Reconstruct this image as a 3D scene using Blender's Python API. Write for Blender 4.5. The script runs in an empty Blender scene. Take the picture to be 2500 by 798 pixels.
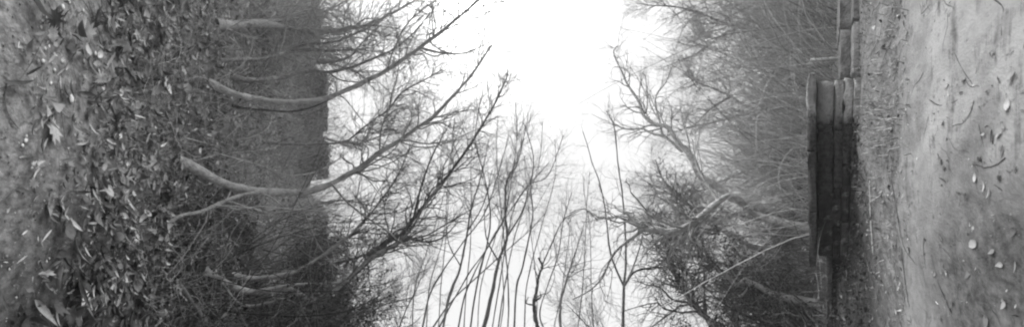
import bpy, math, random
import numpy as np
from mathutils import Vector, Matrix

# ------------------------------------------------------------------ camera, sky, sun, exposure
scene = bpy.context.scene
HC = 0.35                    # the pinhole camera stands low on the path, looking straight up
F = 484.0                    # drum radius in photo pixels
cam_d = bpy.data.cameras.new('pinhole_camera')
cam_d.type = 'PANO'
cam_d.panorama_type = 'CENTRAL_CYLINDRICAL'
cam_d.central_cylindrical_range_u_min = -1250 / F
cam_d.central_cylindrical_range_u_max = 1250 / F
cam_d.central_cylindrical_range_v_min = -399 / F
cam_d.central_cylindrical_range_v_max = 399 / F
cam_d.central_cylindrical_radius = 1.0
cam_d.clip_start = 0.01
cam_d.clip_end = 2000
cam = bpy.data.objects.new('pinhole_camera', cam_d)
scene.collection.objects.link(cam)
cam.location = (0, 0, HC)
cam.rotation_euler = (math.pi, 0, 0)
scene.camera = cam

SUN_ELEV, SUN_ROT = math.radians(48), math.radians(192)   # soft light from the open side (-Y)
world = bpy.data.worlds.new('World'); scene.world = world
world.use_nodes = True
wn, wl = world.node_tree.nodes, world.node_tree.links
sky = wn.new('ShaderNodeTexSky'); sky.sky_type = 'NISHITA'; sky.sun_disc = False
sky.sun_elevation = SUN_ELEV; sky.sun_rotation = SUN_ROT
sky.air_density = 1.0; sky.dust_density = 6.0; sky.ozone_density = 1.0
bw = wn.new('ShaderNodeRGBToBW'); wl.new(sky.outputs[0], bw.inputs[0])
mixs = wn.new('ShaderNodeMix'); mixs.data_type = 'FLOAT'
mixs.inputs[0].default_value = 0.75                       # the overcast deck over the clear sky
wl.new(bw.outputs[0], mixs.inputs[2]); mixs.inputs[3].default_value = 3.3
bg = wn['Background']; wl.new(mixs.outputs[0], bg.inputs[0]); bg.inputs[1].default_value = 0.15

sun_d = bpy.data.lights.new('sun', 'SUN'); sun_d.energy = 1.5; sun_d.angle = math.radians(35)
sun_d.color = (1.0, 1.0, 1.0)
sun = bpy.data.objects.new('sun', sun_d); scene.collection.objects.link(sun)
sun.rotation_euler = Vector((-math.sin(SUN_ROT) * math.cos(SUN_ELEV), -math.cos(SUN_ROT) * math.cos(SUN_ELEV), -math.sin(SUN_ELEV))).to_track_quat('-Z', 'Y').to_euler()

scene.view_settings.view_transform = 'Standard'
scene.view_settings.look = 'None'
scene.view_settings.gamma = 1.0
scene.view_settings.exposure = 1.2
scene.view_settings.use_curve_mapping = False
scene.cycles.max_bounces = 5
scene.cycles.diffuse_bounces = 4
scene.cycles.filter_width = 2.2
scene.cycles.volume_bounces = 2

rng = np.random.default_rng(7)
COL = scene.collection

# ------------------------------------------------------------------ helpers
def link(o, parent=None):
    COL.objects.link(o)
    if parent is not None: o.parent = parent
    return o

def tag(o, label=None, cat=None, group=None, kind=None):
    if label: o['label'] = label
    if cat: o['category'] = cat
    if group: o['group'] = group
    if kind: o['kind'] = kind
    return o

def empty(name, loc):
    o = bpy.data.objects.new(name, None); o.location = loc; o.empty_display_size = 0.1
    return link(o)

def mesh(name, V, faces, smooth=False, tone=None):
    """faces: list of int arrays (M,3) or (M,4)"""
    me = bpy.data.meshes.new(name)
    V = np.asarray(V, np.float32).reshape(-1, 3)
    me.vertices.add(len(V)); me.vertices.foreach_set('co', V.ravel())
    faces = [np.asarray(f, np.int32) for f in faces if len(f)]
    nl = sum(f.size for f in faces); npoly = sum(len(f) for f in faces)
    me.loops.add(nl); me.polygons.add(npoly)
    me.loops.foreach_set('vertex_index', np.concatenate([f.ravel() for f in faces]))
    tot = np.concatenate([np.full(len(f), f.shape[1], np.int32) for f in faces])
    st = np.concatenate([[0], np.cumsum(tot)[:-1]]).astype(np.int32)
    me.polygons.foreach_set('loop_start', st)
    if smooth: me.polygons.foreach_set('use_smooth', np.ones(npoly, bool))
    if tone is not None:
        a = me.attributes.new('tone', 'FLOAT', 'POINT'); a.data.foreach_set('value', np.asarray(tone, np.float32))
    me.update(calc_edges=True)
    return me

def obj(name, me, mat, parent=None, loc=None):
    o = bpy.data.objects.new(name, me)
    if mat is not None and not me.materials: me.materials.append(mat)
    if loc is not None: o.location = loc
    return link(o, parent)

def P(px, py, r):
    """the point of the place that the photo shows at px,py, r metres from the camera's cross axis"""
    t = (px - 1250) / F
    return np.array([r * math.sin(t), r * (py - 399) / F, HC + r * math.cos(t)])

def smooth_line(pts, n):
    """Catmull-Rom through pts (k,d) resampled to n points"""
    p = np.asarray(pts, float)
    if len(p) == 2:
        t = np.linspace(0, 1, n)[:, None]; return p[0] * (1 - t) + p[1] * t
    d = np.r_[0, np.cumsum(np.linalg.norm(np.diff(p[:, :3], axis=0), axis=1))]
    e = np.vstack([2 * p[0] - p[1], p, 2 * p[-1] - p[-2]])
    out = []
    for s in np.linspace(0, d[-1], n):
        i = min(max(np.searchsorted(d, s) - 1, 0), len(p) - 2)
        t = (s - d[i]) / max(d[i + 1] - d[i], 1e-9)
        a, b, c, f = e[i], e[i + 1], e[i + 2], e[i + 3]
        out.append(0.5 * ((2 * b) + (-a + c) * t + (2 * a - 5 * b + 4 * c - f) * t * t + (-a + 3 * b - 3 * c + f) * t ** 3))
    return np.array(out)

def tubes(Pt, R, sides):
    """Pt (N,n,3), R (N,n) -> vertices, quads"""
    N, n, _ = Pt.shape
    T = np.gradient(Pt, axis=1); T /= np.linalg.norm(T, axis=2, keepdims=True) + 1e-12
    m = Pt[:, -1] - Pt[:, 0]
    A = np.zeros((N, 3)); A[np.arange(N), np.argmin(np.abs(m), axis=1)] = 1
    U = np.cross(T, A[:, None, :]); U /= np.linalg.norm(U, axis=2, keepdims=True) + 1e-12
    W = np.cross(T, U)
    a = np.arange(sides) * 2 * math.pi / sides
    V = Pt[:, :, None, :] + R[:, :, None, None] * (U[:, :, None, :] * np.cos(a)[:, None] + W[:, :, None, :] * np.sin(a)[:, None])
    base = (np.arange(N) * n * sides)[:, None, None] + (np.arange(n - 1) * sides)[None, :, None]
    k = np.arange(sides); k2 = (k + 1) % sides
    q = np.stack([base + k, base + k2, base + k2 + sides, base + k + sides], axis=-1).reshape(-1, 4)
    return V.reshape(-1, 3), q

LIGHT = np.array([0, -0.35, 0.75])
def sprout(Pt, R, count, n=6, tmin=0.2, tmax=1.0, ln=(0.3, 0.6), ang=(0.5, 1.0), rr=0.5, rmin=0.0012, curl=0.25, trop=0.25, dirn=None):
    """side shoots on N parent lines; returns their lines and radii"""
    N, m, _ = Pt.shape
    M = int(count)
    L = np.linalg.norm(np.diff(Pt, axis=1), axis=2).sum(1)
    pi = rng.choice(N, M, p=L / L.sum())
    t = rng.uniform(tmin, tmax, M); f = t * (m - 1); i = np.minimum(f.astype(int), m - 2); w = (f - i)[:, None]
    p0 = Pt[pi, i] * (1 - w) + Pt[pi, i + 1] * w
    pr = R[pi, i] * (1 - w[:, 0]) + R[pi, i + 1] * w[:, 0]
    tg = Pt[pi, i + 1] - Pt[pi, i]; tg /= np.linalg.norm(tg, axis=1, keepdims=True) + 1e-9
    rv = rng.normal(size=(M, 3)); rv -= (rv * tg).sum(1, keepdims=True) * tg
    rv /= np.linalg.norm(rv, axis=1, keepdims=True) + 1e-9
    an = rng.uniform(ang[0], ang[1], M)[:, None]
    d = tg * np.cos(an) + rv * np.sin(an)
    tr = LIGHT if dirn is None else np.asarray(dirn)
    le = rng.uniform(ln[0], ln[1], M) * (1.15 - 0.6 * t)
    if isinstance(trop, (int, float)): trop = np.full(M, trop)
    out = np.zeros((M, n, 3)); out[:, 0] = p0; step = le / (n - 1)
    for j in range(1, n):
        out[:, j] = out[:, j - 1] + d * step[:, None]
        d = d + rng.normal(size=(M, 3)) * curl + tr * trop[:, None] / (n - 1)
        d /= np.linalg.norm(d, axis=1, keepdims=True) + 1e-9
    r0 = np.maximum(pr * rr, rmin)
    rad = r0[:, None] * np.linspace(1, 0.25, n)[None, :]
    rad = np.maximum(rad, rmin * 0.6)
    return out, rad

# ------------------------------------------------------------------ materials (black and white film: greys)
def mat(name, c0, c1, scale=8.0, rough=0.85, bump=0.3, bscale=None, stretch=(1, 1, 1), tone=None, spots=None, coord='Object', detail=6):
    """c0..c1 greys by noise; tone='attr'|'object' adds a per-piece grey; spots=(grey, scale, lo, hi) patches of their own"""
    m = bpy.data.materials.new(name); m.use_nodes = True
    nt = m.node_tree; N = nt.nodes; Lk = nt.links
    b = N['Principled BSDF']; b.inputs['Roughness'].default_value = rough
    b.inputs['Specular IOR Level'].default_value = 0.25
    tc = N.new('ShaderNodeTexCoord'); mp = N.new('ShaderNodeMapping'); mp.inputs['Scale'].default_value = stretch
    Lk.new(tc.outputs[coord], mp.inputs[0])
    nz = N.new('ShaderNodeTexNoise'); nz.inputs['Scale'].default_value = scale; nz.inputs['Detail'].default_value = detail
    nz.inputs['Roughness'].default_value = 0.65
    Lk.new(mp.outputs[0], nz.inputs['Vector'])
    rp = N.new('ShaderNodeValToRGB'); rp.color_ramp.elements[0].position = 0.33; rp.color_ramp.elements[1].position = 0.67
    rp.color_ramp.elements[0].color = (c0, c0, c0, 1); rp.color_ramp.elements[1].color = (c1, c1, c1, 1)
    Lk.new(nz.outputs[0], rp.inputs[0])
    out = rp.outputs[0]
    if spots:
        g, sc, lo, hi = spots
        n2 = N.new('ShaderNodeTexNoise'); n2.inputs['Scale'].default_value = sc; n2.inputs['Detail'].default_value = 12; n2.inputs['Roughness'].default_value = .68
        Lk.new(mp.outputs[0], n2.inputs['Vector'])
        r2 = N.new('ShaderNodeMapRange'); r2.inputs[1].default_value = lo; r2.inputs[2].default_value = hi
        Lk.new(n2.outputs[0], r2.inputs[0])
        mx = N.new('ShaderNodeMix'); mx.data_type = 'RGBA'
        Lk.new(r2.outputs[0], mx.inputs[0]); Lk.new(out, mx.inputs[6]); mx.inputs[7].default_value = (g, g, g, 1)
        out = mx.outputs[2]
    if tone:
        if tone == 'attr':
            a = N.new('ShaderNodeAttribute'); a.attribute_name = 'tone'; fac = a.outputs['Fac']
        else:
            a = N.new('ShaderNodeObjectInfo')
            mr = N.new('ShaderNodeMapRange'); mr.inputs[3].default_value, mr.inputs[4].default_value = (0.8, 1.2) if tone == 'even' else (0.35, 1.7)
            Lk.new(a.outputs['Random'], mr.inputs[0]); fac = mr.outputs[0]
        mu = N.new('ShaderNodeMix'); mu.data_type = 'RGBA'; mu.blend_type = 'MULTIPLY'; mu.inputs[0].default_value = 1
        Lk.new(out, mu.inputs[6]); Lk.new(fac, mu.inputs[7]); out = mu.outputs[2]
    Lk.new(out, b.inputs['Base Color'])
    if bump:
        n3 = N.new('ShaderNodeTexNoise'); n3.inputs['Scale'].default_value = bscale or scale * 3; n3.inputs['Detail'].default_value = 8
        Lk.new(mp.outputs[0], n3.inputs['Vector'])
        bp = N.new('ShaderNodeBump'); bp.inputs['Strength'].default_value = bump; bp.inputs['Distance'].default_value = 0.02
        Lk.new(n3.outputs[0], bp.inputs['Height']); Lk.new(bp.outputs[0], b.inputs['Normal'])
    return m

M = {}
M['soil'] = mat('leaf_mould_soil', 0.12, 0.30, 14, bump=0.9, bscale=40, spots=(0.38, 5, 0.52, 0.7))
M['sand'] = mat('sandy_path', 0.30, 0.50, 5, bump=0.25, bscale=120, spots=(0.20, 4.2, 0.53, 0.70), detail=12)
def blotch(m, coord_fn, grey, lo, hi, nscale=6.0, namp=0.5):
    """lay another grey over material m where coord_fn plus noise passes lo..hi (trodden earth, moss, shade put into the soil)"""
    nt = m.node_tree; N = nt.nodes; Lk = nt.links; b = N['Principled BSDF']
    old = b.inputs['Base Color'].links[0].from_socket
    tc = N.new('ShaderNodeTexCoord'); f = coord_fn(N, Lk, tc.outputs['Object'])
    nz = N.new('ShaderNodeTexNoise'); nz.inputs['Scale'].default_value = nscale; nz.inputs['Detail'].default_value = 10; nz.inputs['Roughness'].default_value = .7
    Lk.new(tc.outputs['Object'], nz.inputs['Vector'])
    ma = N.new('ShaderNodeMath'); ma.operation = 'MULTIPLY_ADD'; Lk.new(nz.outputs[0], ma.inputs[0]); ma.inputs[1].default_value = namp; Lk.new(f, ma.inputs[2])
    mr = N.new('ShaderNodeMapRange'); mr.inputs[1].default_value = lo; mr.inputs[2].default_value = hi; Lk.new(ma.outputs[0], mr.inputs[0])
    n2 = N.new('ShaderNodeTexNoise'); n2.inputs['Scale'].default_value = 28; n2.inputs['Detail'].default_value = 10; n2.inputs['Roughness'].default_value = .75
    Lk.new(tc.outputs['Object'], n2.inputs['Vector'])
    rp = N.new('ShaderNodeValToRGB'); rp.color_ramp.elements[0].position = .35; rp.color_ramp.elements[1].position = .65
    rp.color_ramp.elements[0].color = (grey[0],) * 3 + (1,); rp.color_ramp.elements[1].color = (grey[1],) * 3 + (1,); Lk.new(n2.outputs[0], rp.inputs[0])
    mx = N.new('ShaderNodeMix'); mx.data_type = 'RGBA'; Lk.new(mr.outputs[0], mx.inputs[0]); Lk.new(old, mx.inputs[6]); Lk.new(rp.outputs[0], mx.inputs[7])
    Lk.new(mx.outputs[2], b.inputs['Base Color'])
def axis_x(N, Lk, v):
    sp = N.new('ShaderNodeSeparateXYZ'); Lk.new(v, sp.inputs[0])
    ab = N.new('ShaderNodeMath'); ab.operation = 'ABSOLUTE'; Lk.new(sp.outputs[0], ab.inputs[0]); return ab.outputs[0]
def geo_y(N, Lk):
    # distance along the parapet past the clean end, from the position in the place
    g = N.new('ShaderNodeNewGeometry'); sp = N.new('ShaderNodeSeparateXYZ'); Lk.new(g.outputs['Position'], sp.inputs[0])
    ad = N.new('ShaderNodeMath'); ad.operation = 'ADD'; Lk.new(sp.outputs[1], ad.inputs[0]); ad.inputs[1].default_value = .33; return ad.outputs[0]
def dist_to(pt):
    def fn(N, Lk, v):
        d = N.new('ShaderNodeVectorMath'); d.operation = 'DISTANCE'; Lk.new(v, d.inputs[0]); d.inputs[1].default_value = pt; return d.outputs['Value']
    return fn
blotch(M['soil'], axis_x, (.08, .38), .95, .55, 7, .5)          # trodden earth beside the path
blotch(M['soil'], dist_to((-1.2, 1.9, .6)), (.03, .10), 2.3, 1.75, 5, .6)   # shade under the left thicket, put in as darker soil
blotch(M['soil'], dist_to((-.5, .85, 0)), (.03, .12), 1.25, .85, 6, .6)   # that painted shade carried on to the path
blotch(M['soil'], dist_to((2.6, 1.9, .4)), (.03, .11), 2.5, 1.9, 5, .6)    # dark verge earth and painted shade round the end of the parapet
blotch(M['sand'], axis_x, (.14, .34), .82, 1.16, 9, .5)           # verge soil creeping over the path's edge
blotch(M['sand'], dist_to((.24, .36, 0)), (.04, .20), .85, .46, 6, .6)   # dark soil patch, widened to paint in shade on the bottom side
blotch(M['sand'], lambda N, Lk, v: N.new('ShaderNodeValue').outputs[0], (.09, .2), .60, .68, 26, 1.0)   # specks of dirt
def streaks(N, Lk, v):
    mp = N.new('ShaderNodeMapping'); mp.inputs['Scale'].default_value = (16, 1.6, 1); Lk.new(v, mp.inputs[0])
    nz = N.new('ShaderNodeTexNoise'); nz.inputs['Scale'].default_value = 1.5; nz.inputs['Detail'].default_value = 8; nz.inputs['Roughness'].default_value = .7; Lk.new(mp.outputs[0], nz.inputs['Vector']); return nz.outputs[0]
blotch(M['sand'], streaks, (.12, .26), .98, 1.14, 12, .9)   # drag marks and wash lines along the path

M['bark'] = mat('grey_bark', 0.14, 0.32, 22, stretch=(1, 1, .5), bump=1.0, bscale=60, spots=(0.5, 9, 0.55, 0.66))
M['pale_bark'] = mat('pale_bark', 0.45, 0.8, 16, stretch=(1, 1, .5), bump=1.0, bscale=50, spots=(0.08, 11, 0.58, 0.68))
M['light_bark'] = mat('lichened_pale_grey_bark', 0.26, 0.5, 20, stretch=(1, 1, .5), bump=1.0, bscale=55, spots=(0.1, 8, 0.56, 0.66))
M['dark_bark'] = mat('dark_bark', 0.03, 0.09, 22, bump=0.8, bscale=60, spots=(0.2, 9, 0.60, 0.7))
M['stem'] = mat('sapling_stem', 0.08, 0.17, 20, bump=0.4)
M['twig'] = mat('twig_bark', 0.15, 0.28, 12, bump=0)
M['grey_twig'] = mat('grey_twig_bark', 0.3, 0.5, 12, bump=0)
M['cane'] = mat('dry_cane', 0.45, 0.7, 10, bump=0, tone='attr')
M['leaf'] = mat('fallen_leaf', 0.25, 0.45, 30, rough=0.6, bump=0.4, bscale=60, tone='object')
M['litter'] = mat('leaf_litter', 0.28, 0.48, 9, rough=0.65, bump=0.3, bscale=50, tone='attr')
M['dry_leaf'] = mat('dry_bleached_leaf_litter', 0.38, 0.6, 9, rough=0.65, bump=0.3, bscale=50, tone='attr')
M['shade_decay_leaf'] = mat('shade_dark_decayed_leaf', 0.05, 0.12, 20, rough=0.45, bump=0.4, bscale=60, tone='attr')  # dark grey carries thicket shade on the left, rotten leaves by the parapet
M['evergreen'] = mat('evergreen_leaf', 0.03, 0.07, 9, rough=0.45, bump=0, tone='attr')
M['grass'] = mat('dry_grass', 0.35, 0.6, 9, bump=0, tone='attr')
M['pebble'] = mat('white_pebble', 0.65, 0.85, 20, bump=0.2)
M['stone'] = mat('weathered_stone', 0.34, 0.6, 9, bump=0.7, bscale=45, spots=(0.12, 5.0, 0.56, 0.7), tone='even')
M['moss_stone'] = mat('damp_mossy_stone', 0.05, 0.14, 14, bump=1.0, bscale=40, spots=(0.34, 11, 0.58, 0.68), tone='object')
blotch(M['stone'], lambda N, Lk, v: geo_y(N, Lk), (.04, .16), .13, .22, 9, .45)      # moss and damp creeping along the parapet
M['grey_stone'] = mat('grey_kerb_stone', 0.16, 0.32, 9, bump=0.7, bscale=45, spots=(0.07, 5.0, 0.55, 0.7), tone='even')
M['dark_stone'] = mat('dark_wall_stone', 0.10, 0.24, 4, bump=0.8, bscale=20, spots=(0.03, 1.5, 0.5, 0.7), tone='object')
M['wood'] = mat('pale_split_wood', 0.45, 0.7, 12, bump=0.4)

# ------------------------------------------------------------------ terrain
PX = [-160, -40, -14, -9, -7.2, -5.9, -5.0, -4.0, -3.0, -2.0, -1.5, -0.95, -0.55, 0, 0.85, 1.3, 1.9, 2.4, 3.2, 5.0, 7.5, 14, 40, 160]
PZ = [12.0, 9.5, 7.0, 5.4, 4.75, 4.0, 3.05, 2.2, 1.4, 0.60, 0.24, 0.03, 0.0, 0, 0.0, 0.03, 0.05, 0.18, 0.62, 1.25, 1.6, 2.3, 4.5, 9.0]
def H(x, y):
    x = np.asarray(x, float); y = np.asarray(y, float)
    xw = x + 0.10 * np.sin(y * 0.9 + 0.5) * np.clip(np.abs(x) - 0.7, 0, 1)
    z = np.interp(xw, PX, PZ)
    k = np.clip((np.abs(x) - 0.9) / 1.5, 0, 1)
    z = z + k * (0.06 * np.sin(x * 2.3 + y * 1.7) + 0.05 * np.sin(x * 4.1 - y * 3.3 + 1) + 0.025 * np.sin(x * 9.7 + y * 8.1))
    z = z + 0.006 * np.sin(x * 17 + y * 11) * np.sin(y * 14 - x * 6) + 0.003 * np.sin(x * 41 - y * 37)
    z = z + np.clip((np.abs(x) - 2.6) / 3, 0, 1) * (0.30 * np.sin(y * 0.83 + 0.4) + 0.22 * np.sin(y * 1.9 + x * .5) + 0.12 * np.sin(y * 4.3 - x))
    # the bank swells towards the thicket on the +Y side
    z = z + 0.22 * np.clip(y - 1.0, 0, 6) * np.clip((np.abs(x) - 1.2) / 2.0, 0, 1) * np.where(x < 0, 1, 0.5)
    return z

def ground_hit(px, py):
    for r in np.arange(0.2, 14, 0.01):
        p = P(px, py, r)
        if p[2] <= H(p[0], p[1]): return p, r
    return P(px, py, 3.0), 3.0

def grid(xs, ys, dz=0.0):
    X, Y = np.meshgrid(xs, ys); Z = H(X, Y) + dz
    V = np.stack([X, Y, Z], -1).reshape(-1, 3); nx, ny = len(xs), len(ys)
    i = (np.arange(ny - 1)[:, None] * nx + np.arange(nx - 1)[None, :]).ravel()
    return V, np.stack([i, i + 1, i + 1 + nx, i + nx], -1)

s = np.linspace(-1, 1, 420)
xs = np.sinh(s * 5.4) / math.sinh(5.4) * 160
ys = np.sinh(np.linspace(-1, 1, 380) * 5.2) / math.sinh(5.2) * 160
V, Q = grid(xs, ys)
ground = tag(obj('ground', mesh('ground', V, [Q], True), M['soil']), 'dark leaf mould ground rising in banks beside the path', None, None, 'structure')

ys = np.sinh(np.linspace(-1, 1, 300) * 3.8) / math.sinh(3.8) * 40
us = np.linspace(0, 1, 60)
e0 = -0.10 + 0.05 * np.sin(ys * 3.1) + 0.03 * np.sin(ys * 9.7 + 1) + 0.015 * np.sin(ys * 31)
e1 = 0.86 + 0.04 * np.sin(ys * 2.3 + 2) + 0.02 * np.sin(ys * 8.3) + 0.012 * np.sin(ys * 29)
X = e0[:, None] * (1 - us) + e1[:, None] * us; Y = np.repeat(ys[:, None], 60, 1)
edge = np.minimum(us, 1 - us)
Z = H(X, Y) + 0.005 - 0.004 * np.clip(1 - edge * 12, 0, 1)[None, :] * 1.5
V = np.stack([X, Y, Z], -1).reshape(-1, 3)
i = (np.arange(299)[:, None] * 60 + np.arange(59)[None, :]).ravel()
path = tag(obj('path', mesh('path', V, [np.stack([i, i + 1, i + 61, i + 60], -1)], True), M['sand']), 'pale trodden sandy woodland path with scattered twigs and leaves', None, None, 'structure')

# ------------------------------------------------------------------ leaves
def leaf_ovate(w=0.5, curl=0.25, fold=0.18):
    xs = [0, 0.18, 0.42, 0.7, 1.0]; ws = [0, 0.75, 1.0, 0.7, 0]
    V = []
    for x, k in zip(xs, ws):
        z = curl * (x - 0.4) ** 2
        if k == 0: V.append((x - 0.5, 0, z))
        else:
            V += [(x - 0.5, -k * w / 2, z + fold * k * w), (x - 0.5, 0, z), (x - 0.5, k * w / 2, z + fold * k * w * 0.7)]
    V = np.array(V)
    T = [(0, 1, 2), (0, 2, 3)]
    for a in (1, 4): T += [(a, a + 3, a + 4), (a, a + 4, a + 1), (a + 1, a + 4, a + 5), (a + 1, a + 5, a + 2)]
    T += [(7, 10, 8), (8, 10, 9)]
    return V, np.array(T)

def leaf_lobed(seed=0, deep=0.45):
    r = np.random.default_rng(seed); n = 22
    a = np.linspace(0, 2 * math.pi, n, endpoint=False)
    rad = np.array([1.0 if k % 2 == 0 else 1.0 - deep * r.uniform(0.6, 1.1) for k in range(n)]) * (0.42 + 0.14 * np.abs(np.cos(a / 2)))
    V = np.stack([np.cos(a) * rad, np.sin(a) * rad * 0.8, 0.14 * (np.cos(a) * rad) ** 2 + 0.05 * np.sin(3 * a)], -1)
    V = np.vstack([V, [[0, 0, -0.02]], [[-0.75, 0.02, 0.05]]])
    T = [(k, (k + 1) % n, n) for k in range(n)] + [(10, 12, 23)]
    return V, np.array(T)

LEAVES = [leaf_ovate(0.5, .7, .3), leaf_ovate(0.2, 0.9, 0.6), leaf_ovate(0.62, 1.1, 0.25), leaf_lobed(1), leaf_lobed(4, 0.6), leaf_ovate(0.14, 0.2, 0.2)]

def rot_mats(yaw, pitch, roll):
    cy, sy, cp, sp, cr, sr = np.cos(yaw), np.sin(yaw), np.cos(pitch), np.sin(pitch), np.cos(roll), np.sin(roll)
    o = np.zeros_like(cy)
    Rz = np.stack([cy, -sy, o, sy, cy, o, o, o, o + 1], -1).reshape(-1, 3, 3)
    Ry = np.stack([cp, o, sp, o, o + 1, o, -sp, o, cp], -1).reshape(-1, 3, 3)
    Rx = np.stack([o + 1, o, o, o, cr, -sr, o, sr, cr], -1).reshape(-1, 3, 3)
    return Rz @ Ry @ Rx

def scatter(kinds, loc, size, yaw, pitch, roll, which):
    Vs, Fs, Tn, off = [], [], [], 0
    R = rot_mats(yaw, pitch, roll)
    tn = np.where(rng.uniform(0, 1, len(loc)) < .8, rng.uniform(.2, .85, len(loc)), rng.uniform(1.0, 1.8, len(loc)))
    for k, (v, f) in enumerate(kinds):
        s = which == k
        n = int(s.sum())
        if not n: continue
        vv = np.einsum('nij,vj->nvi', R[s], v) * size[s][:, None, None] + loc[s][:, None, :]
        Vs.append(vv.reshape(-1, 3)); Tn.append(np.repeat(tn[s], len(v)))
        Fs.append((f[None] + (np.arange(n) * len(v))[:, None, None] + off).reshape(-1, 3)); off += n * len(v)
    return np.vstack(Vs), np.vstack(Fs), np.concatenate(Tn)

def slope_tilt(x, y):
    e = 0.05
    return (H(x + e, y) - H(x - e, y)) / (2 * e), (H(x, y + e) - H(x, y - e)) / (2 * e)

def litter(name, label, n, xr, yr, size, mix, kinds=LEAVES, lift=0.012, tilt=0.45, dens=None, mt='litter'):
    x = rng.uniform(*xr, n); y = rng.uniform(*yr, n)
    if dens is not None:
        k = rng.uniform(0, 1, n) < dens(x, y); x, y = x[k], y[k]; n = len(x)
    z = H(x, y) + lift * rng.uniform(0.2, 1.4, n)
    gx, gy = slope_tilt(x, y)
    which = rng.choice(len(kinds), n, p=np.array(mix) / sum(mix))
    yaw = rng.uniform(0, 6.28, n)
    pitch = rng.normal(0, tilt, n) - np.arctan(gx) * np.cos(yaw); roll = rng.normal(0, tilt, n) + np.arctan(gx) * np.sin(yaw) * -1
    sz = size[0] + (size[1] - size[0]) * rng.uniform(0, 1, n) ** 1.9 * 1.25
    V, Fc, T = scatter(kinds, np.stack([x, y, z], -1), sz, yaw, pitch, roll, which)
    o = obj(name, mesh(name, V, [Fc], False, T), M[mt])
    return tag(o, label, 'leaf litter', None, 'stuff')

litter('bank_leaf_litter', 'carpet of small curled leaves covering the left bank', 34000, (-5.4, -0.62), (-4.5, 5.5), (0.025, 0.07), [3, 6, 2, 0.6, 0.4, 5], lift=0.03, tilt=0.6,
       dens=lambda x, y: np.clip((-x - 0.5) * 1.2, 0.1, 1) * np.clip(1.5 - np.abs(x) * 0.1, 0.3, 1), mt='dry_leaf')
litter('near_leaf_litter', 'dense near litter of narrow leaves at foot of left bank', 17000, (-1.9, -0.24), (-1.6, 1.7), (0.012, 0.065), [2, 7, 1.5, 0.6, 0.5, 9], lift=0.022, tilt=0.6,
       dens=lambda x, y: np.clip((-x - 0.30 + .12 * np.clip(y, -.3, .8) + .06 * np.sin(y * 9) * np.sin(x * 14)) * 2.6, 0.16, 1) * np.clip(1.15 - 1.1 * y, .25, 1))
litter('shade_dark_leaf_litter', 'large leaves matted under the left thicket with its shade in their grey', 9500, (-2.6, -.2), (.06, 3.0), (.025, .075), [3, 5, 2, 1, 1, 3], lift=.03, tilt=.5, mt='shade_decay_leaf',
       dens=lambda x, y: np.clip((y - .06 + .12 * np.sin(x * 9)) * 1.8, 0, 1))  # leaves given a dark grey for the shade towards the thicket
litter('parapet_leaf_litter', 'dark rotting leaves heaped along the foot of the parapet', 3800, (1.22, 2.3), (-.35, 2.6), (.012, .045), [3, 5, 2, 1, 1, 3], lift=.05, tilt=.6, mt='shade_decay_leaf',
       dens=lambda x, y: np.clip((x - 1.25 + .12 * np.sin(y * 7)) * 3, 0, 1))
litter('path_edge_leaf_litter', 'dark and pale leaf scraps on the dark patch of the path', 420, (.08, .55), (-.25, 1.1), (.008, .03), [3, 5, 2, 1, 1, 3], lift=.006, tilt=.3)
litter('verge_leaf_litter', 'small leaf fragments on the verge before the right wall', 4200, (0.74, 2.0), (-2.5, 2.6), (0.010, 0.032), [3, 5, 2, 0.3, 0.2, 7], lift=0.008)
litter('path_leaf_litter', 'tiny leaf fragments speckling the sandy path', 2600, (-0.5, 0.95), (-1.3, 1.4), (0.003, 0.013), [3, 5, 2, 0.2, 0.2, 5], lift=0.006, tilt=0.2)
litter('right_bank_leaf_litter', 'leaf litter under the brambles on the right bank', 9000, (1.9, 7.0), (-6, 6), (0.03, 0.08), [3, 5, 3, 1, 1, 4], lift=0.03, tilt=0.6)

OCT = (np.array([(1, 0, .3), (-.9, .1, .3), (.1, .9, .3), (0, -1, .3), (.1, 0, .9), (0, 0, -.2)]) * .5, np.array([(0, 2, 4), (2, 1, 4), (1, 3, 4), (3, 0, 4), (2, 0, 5), (1, 2, 5), (3, 1, 5), (0, 3, 5)]))
tag(litter('path_grit', 'fine grit and crumbs of earth on the trodden path', 9000, (-.75, 1.0), (-1.2, 1.3), (.0025, .008), [1], kinds=[OCT], lift=.001), None, 'grit')
def twig_litter(name, label, n, xr, yr, ln_):
    x = rng.uniform(*xr, n); y = rng.uniform(*yr, n); a = rng.normal(1.57, 1.0, n); L = rng.uniform(*ln_, n); p = np.zeros((n, 6, 3)); p[:, 0] = np.stack([x, y, 0 * x], -1)
    for j in range(1, 6):
        p[:, j] = p[:, j - 1] + np.stack([np.cos(a), np.sin(a), 0 * a], -1) * (L / 5)[:, None]; a = a + rng.normal(0, .32, n)
    r_ = np.minimum(L * .011, .0015) * rng.uniform(.5, 1.2, n); p[:, :, 2] = H(p[:, :, 0], p[:, :, 1]) + r_[:, None] + .004 + rng.uniform(0, .004, n)[:, None]
    v, q = tubes(p, r_[:, None] * np.linspace(1, .5, 6), 4)
    return tag(obj(name, mesh(name, v, [q], True), M['stem']), label, 'twig litter', None, 'stuff')
twig_litter('path_twig_litter', 'fine broken twigs strewn along the sandy path', 130, (.1, 1.0), (-.9, 1.3), (.01, .12))
twig_litter('verge_twig_litter', 'broken twigs lying through the verge before the parapet', 300, (.85, 1.7), (-1.6, 2.2), (.03, .2))
twig_litter('bank_twig_litter', 'broken twigs lying among leaves of the left bank', 700, (-2.2, -.25), (-1.6, 2.0), (.03, .28))
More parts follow.
